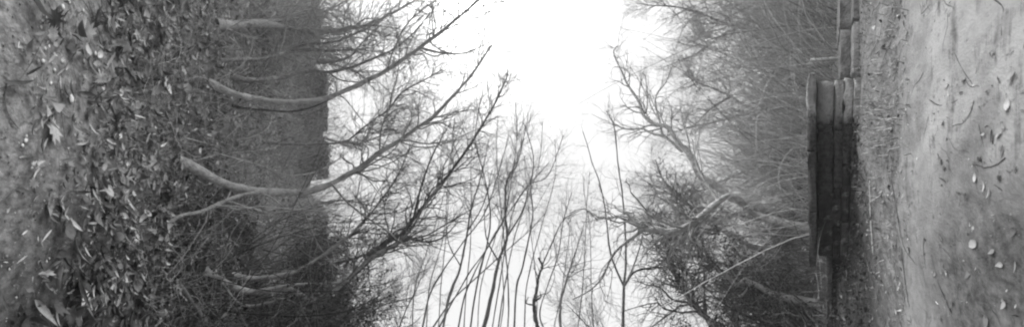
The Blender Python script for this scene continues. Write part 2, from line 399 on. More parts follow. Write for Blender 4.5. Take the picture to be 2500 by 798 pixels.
# single leaves one can pick out
leaf_me = []
for k, (v, f) in enumerate(LEAVES):
    leaf_me.append(mesh('leaf', v, [f])); leaf_me[-1].materials.append(M['leaf'])
def lay_leaf(px, py, size, kind, yaw, parent, tilt=0.25, lift=0.01):
    p, r = ground_hit(px, py)
    o = bpy.data.objects.new('leaf', leaf_me[kind]); link(o, parent)
    gx, _ = slope_tilt(p[0], p[1])
    o.location = (p[0], p[1], H(p[0], p[1]) + lift + 0.006)
    o.rotation_euler = (rng.normal(0, tilt), rng.normal(0, tilt) - math.atan(gx) * math.cos(yaw), yaw)
    o.scale = (size,) * 3
    return o
big = [  # px, py, size, kind, yaw
 (118, 315, .085, 3, 2.3), (165, 92, .07, 4, 2.7), (258, 55, .075, 3, 1.7), (228, 362, .055, 2, 2.0), (222, 160, .038, 0, .4), (288, 100, .05, 0, 1.1),
 (325, 185, .07, 0, 1.9), (312, 125, .055, 2, .3), (445, 190, .075, 4, 1), (418, 242, .09, 1, 1.75), (400, 285, .08, 1, 1.6), (386, 20, .08, 2, 2),
 (222, 530, .065, 2, 1.5), (172, 610, .09, 1, 1.7), (187, 720, .10, 1, 1.55), (90, 740, .09, 1, 2.2), (318, 560, .075, 0, 1.3), (380, 522, .075, 2, 1.6),
 (350, 610, .075, 0, 1.5), (240, 740, .06, 0, 1.6), (230, 700, .05, 2, 1.2), (300, 497, .07, 1, 1.4), (290, 500, .06, 1, 1.5), (455, 540, .10, 4, 1.2),
 (190, 540, .06, 1, 1.3), (245, 545, .05, 0, 1.4), (332, 715, .11, 1, 1.7), (330, 190, .06, 2, 1.2), (345, 20, .06, 3, 1.9), (215, 215, .05, 1, .1), (350, 175, .09, 1, 1.6)]
for a in big: lay_leaf(*a, parent=ground)
for k in range(225):
    px = rng.uniform(60, 440); py = rng.uniform(5, 790)
    kd = int(rng.choice(6, p=[.22, .3, .14, .05, .04, .25] if py < 420 else [.12, .42, .06, .03, .02, .35]))
    lay_leaf(px, py, rng.uniform(.03, .065) * (1.25 if kd in (1, 5) else .85) * (1.1 if px > 230 else .8) * (.85 if py > 450 else 1), kd, rng.uniform(0, 6.28) if py < 420 else rng.normal(1.57, .5), ground, 0.4)
for px, py, sz, kd, yw in [(2365, 480, .03, 1, 1.3), (2425, 470, .028, 1, 1.5), (2300, 498, .022, 5, 1.6), (2235, 420, .022, 1, 1.4), (2480, 190, .03, 0, 1), (2460, 310, .018, 0, 2),
        (2480, 560, .024, 2, 1.2), (2300, 600, .022, 1, 1.7), (2430, 610, .02, 0, .7), (2205, 690, .02, 2, 1.5), (2460, 735, .022, 0, 1.1), (2390, 410, .02, 1, 1.9), (2260, 435, .02, 5, 1.5),
        (2450, 640, .02, 2, .4), (2410, 330, .014, 0, .2), (2320, 730, .02, 1, 1.4)]:
    lay_leaf(px, py, sz, kd, yw, path, 0.15, 0.004)

# white pebbles and chips
def pebble_mesh(seed):
    r = np.random.default_rng(seed); V = []; n = 7
    for z, s_ in ((0.05, .75), (.4, 1.0), (.75, .7)):
        for k in range(n):
            a = k * 6.283 / n; V.append((math.cos(a) * s_ * r.uniform(.8, 1.15), math.sin(a) * s_ * .8 * r.uniform(.8, 1.15), z * .7))
    V.append((0, 0, .62)); Q = []
    for l in range(2):
        for k in range(n): Q.append((l * n + k, l * n + (k + 1) % n, (l + 1) * n + (k + 1) % n, (l + 1) * n + k))
    T = [(2 * n + k, 2 * n + (k + 1) % n, 3 * n) for k in range(n)]
    me = mesh('pebble', V, [np.array(Q), np.array(T)], True); me.materials.append(M['pebble']); return me
pm = [pebble_mesh(k) for k in range(3)]
def pebble(px, py, wpx, parent):
    p, r = ground_hit(px, py); o = bpy.data.objects.new('pebble', pm[int(rng.integers(3))]); link(o, parent)
    s_ = wpx / 2 / F * r; o.scale = (s_, s_, s_ * .8); o.rotation_euler = (0, 0, rng.uniform(0, 6)); o.location = (p[0], p[1], H(p[0], p[1]) + 0.003)
for px, py, w in [(133, 42, 16), (166, 5, 10), (147, 22, 12), (198, 28, 8), (168, 243, 19), (148, 150, 10), (100, 152, 10), (121, 204, 8), (88, 150, 7), (57, 344, 11), (130, 172, 8),
        (96, 70, 8), (108, 43, 7), (145, 78, 10), (85, 210, 8), (52, 355, 8), (106, 121, 7), (148, 226, 6), (200, 150, 9), (228, 132, 11), (70, 470, 7), (62, 332, 7)]:
    pebble(px, py, w * 1.25, ground)
for px, py, w in [(2475, 305, 9), (2463, 302, 8), (2485, 312, 7), (2480, 325, 7), (2268, 37, 7), (2295, 95, 8), (2217, 108, 7), (2300, 357, 8), (2215, 268, 9), (2243, 388, 9), (2175, 142, 7), (2330, 210, 6), (2430, 20, 6), (2175, 255, 6),
        (2190, 295, 5), (2150, 260, 6), (2245, 385, 7), (2350, 350, 5)]:
    pebble(px, py, w * .85, path)

# ------------------------------------------------------------------ stone work
def block_mesh(sx, sy, sz, seed, jit=0.009, chamfer=None):
    """a rough-hewn block with broken edges, origin at the middle of its base"""
    r = np.random.default_rng(seed); n = [max(2, min(6, int(round(d / 0.07)))) for d in (sx, sy, sz)]
    ax = [np.unique(np.r_[-d / 2, -d / 2 + 0.008, np.linspace(-d / 2, d / 2, k + 1)[1:-1], d / 2 - 0.008, d / 2]) for d, k in zip((sx, sy, sz), n)]
    idx = {}; V = []; Q = []
    def vid(i, j, k):
        if (i, j, k) not in idx:
            p = np.array([ax[0][i], ax[1][j], ax[2][k]])
            on = [i in (0, len(ax[0]) - 1), j in (0, len(ax[1]) - 1), k in (0, len(ax[2]) - 1)]
            if sum(on) >= 2:
                p = p - np.sign(p) * np.array(on) * 0.003
            p = p + r.normal(0, jit / 2, 3)
            idx[(i, j, k)] = len(V); V.append(p)
        return idx[(i, j, k)]
    m = [len(a) for a in ax]
    for a in range(3):
        b, c = (a + 1) % 3, (a + 2) % 3
        for side in (0, m[a] - 1):
            for u in range(m[b] - 1):
                for v in range(m[c] - 1):
                    f = []
                    for du, dv in ((0, 0), (1, 0), (1, 1), (0, 1)):
                        t = [0, 0, 0]; t[a] = side; t[b] = u + du; t[c] = v + dv; f.append(vid(*t))
                    Q.append(f if side else f[::-1])
    V = np.array(V); V[:, 2] += sz / 2
    if chamfer is not None:   # broken front corner at the -Y end
        k = np.clip((chamfer - (V[:, 1] + sy / 2)) / chamfer, 0, 1); V[:, 0] += k * np.where(V[:, 0] < 0, 0.03, 0); V[:, 2] -= k * 0.02 * (V[:, 2] > sz * .6)
    return mesh('block', V, [np.array(Q)], False)

def block(parent, c, size, mat_, seed, name='block', rz=0, chamfer=None):
    me = block_mesh(*size, seed, chamfer=chamfer); o = obj(name, me, mat_, parent)
    o.location = c; o.rotation_euler = (rng.normal(0, .008), rng.normal(0, .008), rz + rng.normal(0, .006)); return o

wall = empty('stone_parapet', (1.63, -0.72, 0.0)); wall.rotation_euler = (0, 0, math.atan2(-0.36, 1.70))
tag(wall, 'low dark mossy stone parapet with overhanging coping beside the path', 'parapet')
rows = [(-0.03, 0.0, .10, -.03), (0.10, .10, .083, -.018), (.183, .183, .08, -.010), (.263, .263, .142, -.0)]
sd = 100
for ri, (z0, zz, h, dx) in enumerate(rows):
    y = 0.0 + 0.012 * ri
    end = 1.69
    cuts = {0: [.33, .5, .46], 1: [.38, .36, .55], 2: [.42, .52, .4], 3: [.36, .62, .5]}[ri] + [.5]
    for ci, L_ in enumerate(cuts):
        L_ = min(L_, end - y)
        if L_ < 0.06: break
        block(wall, (.24 + dx + rng.uniform(-.012, .012), y + L_ / 2, z0), (.48, L_ - .006, h - (.004 if z0 >= 0 else -.027)), M['stone'] if ci <= 1 else M['moss_stone'], sd); sd += 1
        y += L_
y = -0.01
for ci, L_ in enumerate([.62, .55, .56]):
    block(wall, (.22 - .05, y + L_ / 2, .412), (.56, L_ - .006, .072), M['stone'], sd, 'coping_stone', chamfer=.16 if ci == 0 else None); sd += 1
    y += L_
# lower wall beyond it
low = empty('low_stone_kerb', (1.74, -0.76, 0.0)); tag(low, 'low grey block kerb beyond the light end of the mossy parapet', 'kerb')
for k, (y0, L_, x0, h, m_) in enumerate([(-.45, .42, .1, .215, 'stone'), (-.86, .40, .12, .225, 'moss_stone'), (-1.36, .48, .16, .22, 'stone'), (-1.9, .52, .2, .22, 'stone'), (-2.5, .58, .22, .215, 'stone')]):
    block(low, (x0 + .1, y0 + L_ / 2, -.02), (.34, L_ - .012, h), M['grey_stone'], sd); sd += 1
for k, (y0, L_) in enumerate([(-.43, .44), (-.95, .5), (-1.5, .53)]):
    block(low, (-.06 + .02 * k, y0 + L_ / 2, -.02), (.10, L_ - .015, .125), M['grey_stone'], sd, 'edging_stone'); sd += 1
lowb = empty('sunken_wall', (2.16, 1.0, 0)); lowb.rotation_euler = (0, 0, -.05); tag(lowb, 'sunken dark stone wall running on below the parapet end', 'wall')
y = 0
for k, L_ in enumerate([.5, .62, .55, .6]):
    block(lowb, (.2, y + L_ / 2, -.05), (.36, L_ - .012, .30), M['moss_stone'], sd); sd += 1
    block(lowb, (.19, y + L_ / 2, .252), (.42, L_ - .008, .06), M['stone'], sd, 'coping_stone'); sd += 1
    y += L_

# wall on top of the left bank
def big_wall(name, label, x, y0, y1, zb, zt, seed, bl=.62, bh=.31):
    w = empty(name, (x, y0, zb)); tag(w, label, 'wall'); k = seed; z = 0; r = 0
    while z < zt - zb - .05:
        h = min(bh, zt - zb - z); y = 0.0 if r % 2 == 0 else -0.0
        first = True
        while y < y1 - y0 - .05:
            L_ = bl * np.random.default_rng(k).uniform(.8, 1.3) * (.55 if first and r % 2 else 1)
            L_ = min(L_, y1 - y0 - y); first = False
            if L_ > .1 and not (zt - zb - z < bh + .05 and k % 5 == 2 and y > .5): block(w, (-.25, y + L_ / 2, z), (.5 + np.random.default_rng(k).uniform(-.02, .02), L_ - .012, h - .01), M['dark_stone'], k)
            y += L_; k += 1
        z += h; r += 1
    y = -.03
    while y < y1 - y0:
        L_ = min(.95, y1 - y0 - y + .03)
        if L_ > .1 and k % 4 != 1: block(w, (-.25, y + L_ / 2, zt - zb + .004), (.62, L_ - .01, .10), M['dark_stone'], k, 'coping_stone')
        y += L_; k += 1
    return w
big_wall('bank_wall', 'dark block wall with flat coping on top of the left bank', -5.25, -2.95, .35, 2.55, 4.12, 300)
big_wall('broken_wall', 'short dark wall stump behind the pale double trunked tree', -5.6, -7.6, -4.55, 2.75, 4.05, 420)

def ivy(label, x, y0, y1, zb, zt, n):
    o = empty('ivy', (x, y0, zb)); tag(o, label, 'ivy')
    y = rng.uniform(0, y1 - y0, n); u = rng.uniform(0, 1, n) ** .6
    top = zt - zb + .06 + .16 * np.sin(y * 2.1 + 1) + .12 * np.sin(y * 5.3) + .08 * np.sin(y * 11)
    z = u * top; xx = .06 + rng.normal(0, .05, n) + .06 * np.sin(y * 3 + z * 4); k = z > zt - zb; xx[k] -= rng.uniform(0, .6, int(k.sum()))
    keep = rng.uniform(0, 1, n) < np.clip(.45 + .6 * np.sin(y * 1.7 + .6) * np.sin(z * 2.4 + y) + .5 * u ** 4, 0, 1); xx, y, z = xx[keep], y[keep], z[keep]; m_ = len(y)
    V, Fc, T = scatter([leaf_ovate(.8, .3, .15)], np.stack([xx, y, z], -1), rng.uniform(.04, .09, m_), rng.normal(0, .8, m_), rng.normal(1.1, .4, m_), rng.normal(0, .4, m_), np.zeros(m_, int))
    f = obj('foliage', mesh('foliage', V, [Fc], False, T), M['ivy'], o); f['kind'] = 'stuff'
    ns = 60; p = np.zeros((ns, 9, 3)); p[:, 0] = np.stack([np.full(ns, .03), rng.uniform(0, y1 - y0, ns), np.zeros(ns)], -1)
    for j in range(1, 9): p[:, j] = p[:, j - 1] + np.stack([rng.normal(0, .01, ns), rng.normal(0, .07, ns), np.full(ns, (zt - zb) / 8)], -1)
    v, q = tubes(p, np.full((ns, 9), .008), 4); st = obj('stems', mesh('stems', v, [q], True), M['bark'], o); st['kind'] = 'stuff'
M['ivy'] = mat('ivy_leaf', 0.13, 0.3, 9, rough=0.5, bump=0, tone='attr')
ivy('ragged ivy growing over the bank wall and its coping', -5.25, -3.0, .5, 2.8, 4.22, 11000)
ivy('ivy growing over the short wall stump', -5.6, -7.6, -4.5, 2.8, 4.15, 5000)

# ------------------------------------------------------------------ trees
def line3(pts, n):
    """traced line: (px, py, r, width in photo pixels) -> smooth 3D line and radii"""
    a = np.array([np.r_[P(p[0], p[1], p[2]), p[3] * 1.05 / 2 / F * p[2]] for p in pts])
    b = smooth_line(a, n)
    return b[:, :3], np.maximum(b[:, 3], 0.0012)

def spread(pts, r0, r1, w0, w1):
    """pts of (px,py): radial distance and width run evenly along the line"""
    d = np.r_[0, np.cumsum([math.hypot(pts[i + 1][0] - pts[i][0], pts[i + 1][1] - pts[i][1]) for i in range(len(pts) - 1)])]
    d = d / d[-1]
    return [(p[0], p[1], r0 + (r1 - r0) * t ** 1.2, w0 + (w1 - w0) * t) for p, t in zip(pts, d)]

def stem_base(L, R, spreadxy=0.15):
    """carry the line on down to the ground from its first point"""
    p = L[0]; d = L[0] - L[2]; d = d / (np.linalg.norm(d) + 1e-9)
    d = np.array([d[0] * .35, d[1] * .35, -1.0]); q = p.copy(); pts = []
    for _ in range(400):
        q = q + d * 0.05
        pts.append(q.copy())
        if q[2] < H(q[0], q[1]) - .05: break
    k = max(2, min(10, len(pts) // 3)); sel = np.array(pts)[np.linspace(len(pts) - 1, 2 if len(pts) > 3 else 0, k).astype(int)]
    rr = R[0] * np.linspace(1.35, 1.02, len(sel))
    return np.vstack([sel, L]), np.r_[rr, R]

def wob(R, amp=.08):
    return R * (1 + amp * rng.normal(size=len(R)))

def build_tree(name, label, trunk, branches=(), tw=(60, 260, 0), mt='bark', mtw='twig', cat='tree', group=None, lens=((.5, 1.1), (.2, .5), (.1, .25)), from_ground=False, tmin=.25, trop=.3, curl=.22, dirn=None, trunkname='trunk', twr=0.0013, tl=1.35, catkin=0, extra=(), sleeve=None):
    L, R = line3(trunk, 52)
    if from_ground: L, R = stem_base(L, R)
    kn = np.convolve(np.pad(rng.normal(0, 1, len(L)), 3, mode='edge'), np.ones(3) / 3, 'same')[3:-3]
    L[:, :] += np.stack([np.convolve(rng.normal(0, 1, len(L)), [.25, .5, .25], 'same') for _ in range(3)], -1) * R[:, None] * .28
    R = R * (1 + .16 * kn); R[:4] = R[:4] * (np.array([1.5, 1.3, 1.15, 1.05]) if not from_ground else 1)   # knots, root flare
    o = empty(name, L[0]); base = L[0].copy()
    tag(o, label, cat, group)
    v, q = tubes(L[None] - base, wob(R, .05)[None], 10); obj(trunkname, mesh(trunkname, v, [q], True), M[mt], o)
    par = [(L, R)]
    for b in branches:
        bl, br = line3(b, 16); v, q = tubes(bl[None] - base, wob(br)[None], 7)
        obj('branch', mesh('branch', v, [q], True), M[mt], o); par.append((bl, br))
    for e in extra:
        obj('branch', mesh('branch', *(lambda a: (a[0], [a[1]]))(tubes(e[0][None] - base, e[1][None], 7)), True), M[mt], o); par.append(e)
    if sleeve:  # trunk highlight put on as a pale wood sleeve
        bl, br = line3(spread(sleeve, r0 + .12, r0 + .3, 13.5, 13), 10)
        v, q = tubes(bl[None] - base, (br * np.r_[.5, np.ones(8), .5])[None], 9); obj('highlight_sleeve', mesh('highlight_sleeve', v, [q], True), M['wood'], o)
    # twigs: three orders, grown from trunk and branches
    n = 12
    Pt = np.stack([p[np.linspace(0, len(p) - 1, n).round().astype(int)] for p, _ in par]); Rt = np.stack([r[np.linspace(0, len(p) - 1, n).round().astype(int)] for p, r in par])
    Vs, Qs, off = [], [], 0
    cur = (Pt, Rt); last = cur
    for lv, cnt in enumerate(tw):
        if not cnt: continue
        c = sprout(cur[0], cur[1], cnt, n=10 if lv == 0 else 7, tmin=tmin if lv == 0 else .15, ln=[q_ * tl for q_ in lens[lv]], rr=.45 if lv == 0 else .7, rmin=twr, trop=trop, curl=curl, dirn=dirn)
        v, q = tubes(c[0] - base, c[1], 4 if lv == 0 else 3); Vs.append(v); Qs.append(q + off); off += len(v); cur = c; last = c
    if Vs:
        t = obj('twigs', mesh('twigs', np.vstack(Vs), [np.vstack(Qs)], True), M[mtw], o); t['kind'] = 'stuff'
    if catkin:
        i = rng.integers(len(last[0]), size=catkin); pp = np.repeat(last[0][i, -1] - base, 4, 0); m_ = len(pp)
        pp = pp + rng.normal(0, .02, pp.shape)
        V, Fc, T = scatter(LEAVES, pp, rng.uniform(.03, .07, m_), rng.uniform(0, 6.28, m_), rng.normal(1.4, .3, m_), rng.normal(0, .5, m_), rng.choice([1, 5, 0], m_, p=[.4, .4, .2]))
        k = obj('withered_leaves', mesh('withered_leaves', V, [Fc], False, T * .5), M['litter'], o); k['kind'] = 'stuff'
    return o

def gr(px, py): return ground_hit(px, py)[1]

# --- left bank trees, traced
A = [(508, 203), (560, 226), (610, 238), (655, 246), (730, 248), (781, 242), (826, 228), (881, 203), (931, 178), (981, 148), (1026, 115), (1081, 73), (1120, 40), (1185, -15), (1240, -70)]
r0 = gr(508, 203)
build_tree('leaning_tree', 'slender tree with bright patch at its foot, arching out over path', spread(A, r0, 3.6, 15, 5),
    [spread([(1026, 116), (1056, 125), (1100, 131), (1140, 128), (1185, 108), (1233, 85)], 2.95, 3.5, 5, 1.5), spread([(1041, 95), (1051, 40), (1071, -10)], 3, 3.3, 3, 1.5),
     spread([(826, 228), (850, 250), (890, 300), (930, 330)], 2.2, 2.6, 3, 1)], tw=(60, 440, 700), lens=((.5, 1.4), (.3, .75), (.1, .3)), mtw='grey_twig', mt='light_bark', tmin=.4, sleeve=[(590, 233), (615, 239), (650, 245)])
B = [(562, 184), (590, 193), (630, 193), (695, 188), (750, 175), (801, 175), (851, 165), (906, 145), (961, 120), (1010, 80), (1050, 30)]
r0 = gr(562, 184)
build_tree('forked_tree', 'thin forked tree just behind the bright footed leaning one', spread(B, r0, 4.6, 11, 2),
    [spread([(750, 175), (775, 145), (790, 120)], 2.5, 2.8, 4, 2), spread([(775, 152), (821, 150), (861, 133), (881, 108), (930, 60)], 2.6, 3.6, 7, 2), spread([(801, 175), (830, 195), (870, 200), (920, 202)], 2.7, 3.4, 4, 1.5)], tw=(80, 700, 1000), lens=((.5, 1.3), (.25, .7), (.12, .3)), tmin=.4, mtw='grey_twig')
C = [(528, 60), (580, 57), (645, 57), (700, 66), (745, 72), (800, 75), (831, 73), (881, 65), (921, 50), (956, 33), (1006, 5), (1050, -30)]
r0 = gr(528, 60)
build_tree('double_tree', 'pale double trunked tree at the top of the left bank', spread(C, r0, 5.2, 16, 3),
    [spread([(560, 56), (645, 52), (705, 48), (740, 40), (781, 33), (830, 10), (880, -20)], 2.0, 4, 9, 3), spread([(840, 72), (890, 62), (961, 68), (996, 80), (1021, 100)], 3.6, 4.5, 4, 1.5), spread([(740, 72), (790, 95), (850, 90), (920, 100)], 3, 4, 4, 1.5)], tw=(80, 600, 900), lens=((.6, 1.5), (.3, .8), (.15, .35)), mt='light_bark', tmin=.15, mtw='grey_twig')
D = [(535, 148), (595, 145), (640, 141), (680, 135), (710, 120), (750, 108), (821, 100), (881, 75), (916, 58), (960, 20), (1000, -20)]
r0 = gr(535, 148)
build_tree('twisted_tree', 'thin twisted grey tree between the forked and double trunked trees', spread(D, r0, 5.0, 9, 2), [spread([(710, 122), (745, 122), (785, 122)], 2.8, 3.1, 9, 8), spread([(750, 108), (800, 125), (860, 120), (940, 130)], 3, 4, 4, 1.5)], tw=(70, 500, 700), lens=((.6, 1.3), (.3, .7), (.15, .35)), tmin=.15, mtw='grey_twig')
E_ = [(565, 258), (605, 266), (645, 268), (695, 272), (740, 268), (790, 250), (860, 215)]
build_tree('dead_sapling', 'short dead sapling just below the bright footed leaning tree', spread(E_, gr(565, 258), 3, 6, 2), tw=(14, 50), lens=((.2, .5), (.1, .3)), mt='dark_bark')
E2 = [(640, 345), (700, 352), (790, 350), (841, 346), (876, 320), (916, 290), (951, 265), (981, 225), (1031, 198), (1080, 170)]
build_tree('background_tree', 'grey tree in front of the bank wall coping', spread(E2, gr(640, 345), 5.2, 6, 3), [spread([(841, 346), (880, 350), (930, 330), (960, 300)], 4, 4.7, 4, 1.5)], tw=(110, 1000, 1400), lens=((.7, 1.7), (.3, .8), (.15, .35)), tmin=.3)
Fm = [(432, 394), (480, 412), (510, 430), (545, 447), (580, 460), (630, 466), (690, 472), (739, 470), (789, 455), (829, 437), (879, 408), (931, 371), (971, 346), (1011, 316), (1056, 286), (1092, 251), (1120, 220), (1160, 170), (1200, 110)]
r0 = gr(432, 394)
build_tree('arching_tree', 'thickest pale trunk arching out of the left bank at mid height', spread(Fm, r0, 4.2, 21, 4),
    [spread([(404, 552), (439, 527), (489, 517), (539, 495), (588, 477), (640, 468)], gr(404, 552), 1.75, 9, 9),
     spread([(975, 344), (1011, 358), (1056, 358), (1097, 346), (1125, 333), (1200, 300)], 3.0, 3.8, 4, 1.5),
     spread([(724, 477), (752, 540), (779, 600), (819, 650), (859, 680)], 1.95, 1.8, 3, 1.5), spread([(752, 487), (789, 540), (829, 580), (879, 600), (930, 600)], 2.0, 2.1, 3, 1.5),
     spread([(807, 445), (844, 490), (894, 530), (944, 562), (979, 592), (1024, 600), (1059, 595)], 2.2, 2.6, 6, 2),
     spread([(545, 490), (541, 600), (540, 700), (538, 810)], 1.7, 1.6, 2.2, 1.4), spread([(520, 505), (528, 600), (520, 690), (490, 760)], 1.62, 1.5, 2, 1.2), spread([(600, 478), (590, 530), (565, 570), (545, 630)], 1.75, 1.65, 3, 1.5), spread([(724, 430), (690, 425), (620, 400), (520, 372)], 2.0, 1.6, 2, 4),
     spread([(720, 430), (770, 420), (810, 400), (850, 370)], 2.2, 2.8, 5, 2)], tw=(75, 560, 900), lens=((.5, 1.5), (.3, .75), (.12, .3)), mtw='grey_twig', mt='light_bark', tmin=.3)
G = [(495, 655), (530, 679), (580, 704), (630, 714), (694, 707), (719, 714), (754, 732), (794, 722), (829, 699), (870, 660), (919, 620), (969, 594), (1010, 550), (1044, 490), (1079, 450)]
build_tree('crooked_tree', 'crooked many stemmed trunk low in the dark thicket corner', spread(G, gr(495, 655), 3.4, 15, 4),
    [spread([(610, 712), (670, 703), (729, 694), (829, 689), (880, 680)], 2.0, 2.6, 8, 3), spread([(540, 690), (590, 744), (655, 739), (694, 729), (760, 760)], 1.8, 2.3, 7, 3)], tw=(40, 200, 300), lens=((.4, .9), (.2, .5), (.1, .25)), mt='light_bark', mtw='stem')
Hh = [(565, 672), (630, 679), (694, 672), (739, 654), (779, 629), (819, 600), (859, 570), (894, 535), (929, 490), (970, 430), (1000, 360)]
build_tree('bent_tree', 'bent trunk with pale middle crossing the dark thicket', spread(Hh, gr(565, 672), 4.2, 10, 3), tw=(50, 420, 700), lens=((.5, 1.3), (.3, .7), (.12, .3)), mt='light_bark', mtw='stem', tmin=.45)
I_ = [(779, 810), (809, 759), (854, 684), (894, 639), (944, 590), (984, 570), (1009, 535), (1044, 490), (1079, 450), (1103, 415), (1135, 371), (1155, 341), (1180, 300), (1215, 240), (1240, 180)]
build_tree('dark_leaning_tree', 'dark trunk slanting up out of the thicket towards the sky', spread(I_, 2.3, 6.0, 14, 3),
    [spread([(984, 572), (1030, 590), (1080, 580), (1120, 540)], 3.2, 3.8, 5, 2), spread([(1009, 535), (1030, 450), (1060, 370), (1100, 300)], 3.5, 4.8, 6, 2)], tw=(80, 650, 900), lens=((.6, 1.5), (.3, .8), (.12, .3)), mt='dark_bark', mtw='stem', from_ground=True, catkin=20)

# --- hazel-like stems overhead, rising from the bottom side
stems = [
 ([(1080, 810), (1100, 724), (1120, 650), (1137, 565), (1152, 500), (1175, 420), (1185, 340)], 9, 'thick'),
 ([(1030, 805), (1065, 700), (1120, 600), (1190, 520), (1215, 430), (1240, 330)], 6, 'thin'),
 ([(1117, 810), (1145, 700), (1190, 585), (1220, 525), (1250, 420), (1262, 330), (1265, 250)], 6, 'thin'),
 ([(1147, 810), (1175, 689), (1200, 565), (1190, 490), (1185, 430), (1170, 330), (1180, 220)], 6, 'thin'),
 ([(1178, 812), (1202, 719), (1225, 639), (1235, 580), (1232, 525), (1250, 440), (1262, 400), (1290, 290)], 13, 'thick'),
 ([(1200, 812), (1222, 700), (1236, 600), (1262, 500), (1300, 440), (1344, 400)], 5, 'thin'),
 ([(1255, 812), (1260, 699), (1275, 639), (1290, 525), (1300, 460), (1300, 380), (1285, 300)], 6, 'thin'),
 ([(1220, 812), (1232, 720), (1228, 600), (1238, 480), (1230, 400)], 4, 'thin'),
 ([(1100, 745), (1150, 664), (1200, 600), (1260, 500), (1300, 450), (1344, 425), (1375, 330)], 4, 'thin'),
 ([(1330, 812), (1325, 760), (1335, 700), (1360, 620), (1372, 540), (1390, 470)], 4, 'thin'),
 ([(1372, 812), (1368, 770), (1380, 720), (1400, 640), (1420, 560)], 8, 'thin'),
 ([(1050, 812), (1090, 740), (1150, 690), (1230, 620), (1290, 560), (1330, 520)], 5, 'thin'),
]
names = ['leftmost thick dark stem of the sapling clump overhead', 'slanting thin sapling stem next to the dark leaning trunk', 'thin sapling stem right of the leftmost thick stem', 'thin sapling stem crossing its neighbour high overhead',
 'thickest straight sapling stem in the clump overhead', 'thin sapling stem hugging the thickest straight stem', 'thin dark sapling stem beside the gnarled snag', 'faint very thin stem behind the thickest straight sapling',
 'thin sapling bending furthest right across the clump', 'thin sapling stem right of the gnarled snag', 'short stem at the bottom edge, furthest right beyond the snag', 'thin sapling slanting low across all the upright stems']
for (pts, w, kd), nm in zip(stems, names):
    br = []; pts = [pts[0]] + [(p[0] + rng.normal(0, 7), p[1]) for p in pts[1:]]
    w = w * rng.uniform(.75, 1.2)
    if kd == 'thick': br = [spread([pts[3], (pts[3][0] + 40, pts[3][1] - 70), (pts[3][0] + 60, pts[3][1] - 150)], 4.2, 5.4, w * .35, 1.5), spread([pts[2], (pts[2][0] - 30, pts[2][1] - 60), (pts[2][0] - 35, pts[2][1] - 130)], 3.6, 4.6, w * .3, 1.5)]
    build_tree('sapling_stem', nm, spread(pts, 2.9, 7.0, w * .74, 1.6), br, tw=(34, 110, 90), lens=((.5, 2.0), (.3, .8), (.12, .35)), mt='stem', cat='sapling', group='sapling stems overhead', from_ground=True, tmin=.5, trunkname='stem', catkin=7, curl=.16, twr=.0018)
for fk, (x0, x1, x2, yt) in enumerate([(1005, 1060, 1110, 300), (1040, 1085, 1150, 250), (1070, 1090, 1105, 330), (1132, 1150, 1160, 260), (1165, 1215, 1280, 330), (1215, 1262, 1325, 300), (1240, 1228, 1215, 280), (1280, 1320, 1355, 340), (1310, 1295, 1280, 380), (1350, 1390, 1400, 520), (1410, 1430, 1440, 420), (1450, 1440, 1425, 430)]):
    pts = [(x0, 812), (x0 * .6 + x1 * .4 + rng.normal(0, 8), 690), (x1, 560), (x1 * .4 + x2 * .6 + rng.normal(0, 8), 560 * .4 + yt * .6), (x2, yt)]
    build_tree('sapling_stem', 'faint very thin stem behind the sapling clump, %s of twelve from the left' % 'first second third fourth fifth sixth seventh eighth ninth tenth eleventh twelfth'.split()[fk], spread(pts, 4.2, 9.0, rng.uniform(2.5, 4), 1.4), tw=(24, 80, 60), lens=((.6, 2.2), (.3, .9), (.12, .35)), mt='bark', mtw='grey_twig', cat='sapling', group='faint thin stems behind the sapling clump', from_ground=True, tmin=.45, trunkname='stem', catkin=3, curl=.16, twr=.0018)
build_tree('gnarled_snag', 'short gnarled broken snag with a crooked tip', [(1314, 812, 2.6, 9), (1304, 749, 2.7, 9), (1309, 709, 2.75, 7), (1317, 669, 2.85, 6), (1324, 649, 2.9, 6), (1314, 629, 2.95, 4)],
    [spread([(1320, 655), (1340, 610), (1349, 590), (1377, 535), (1424, 510)], 2.9, 3.6, 4, 1.5), spread([(1304, 745), (1285, 740), (1290, 725)], 2.7, 2.7, 4, 2), spread([(1306, 735), (1320, 725), (1318, 712)], 2.7, 2.6, 5, 2)], tw=(10, 50, 60), lens=((.2, .7), (.15, .4), (.1, .2)), mt='bark', from_ground=True, tmin=.5)
build_tree('forked_sapling', 'slim dark sapling forking into three at the bottom edge', spread([(1521, 812), (1522, 750), (1523, 699), (1528, 639), (1526, 550), (1519, 475), (1509, 400), (1501, 321), (1491, 281)], 2.6, 5.5, 7, 2),
    [spread([(1523, 699), (1509, 669), (1489, 614), (1482, 550), (1474, 490), (1459, 430), (1446, 400), (1436, 361), (1423, 321)], 2.95, 5.2, 5, 1.8), spread([(1523, 699), (1539, 669), (1559, 614), (1571, 565), (1580, 500)], 2.95, 4, 4, 1.8),
     spread([(1523, 699), (1549, 664), (1589, 654), (1614, 654), (1630, 670)], 2.95, 3.2, 6, 3)], tw=(16, 60), lens=((.3, .8), (.2, .4)), mt='stem', from_ground=True, tmin=.5, trunkname='stem')

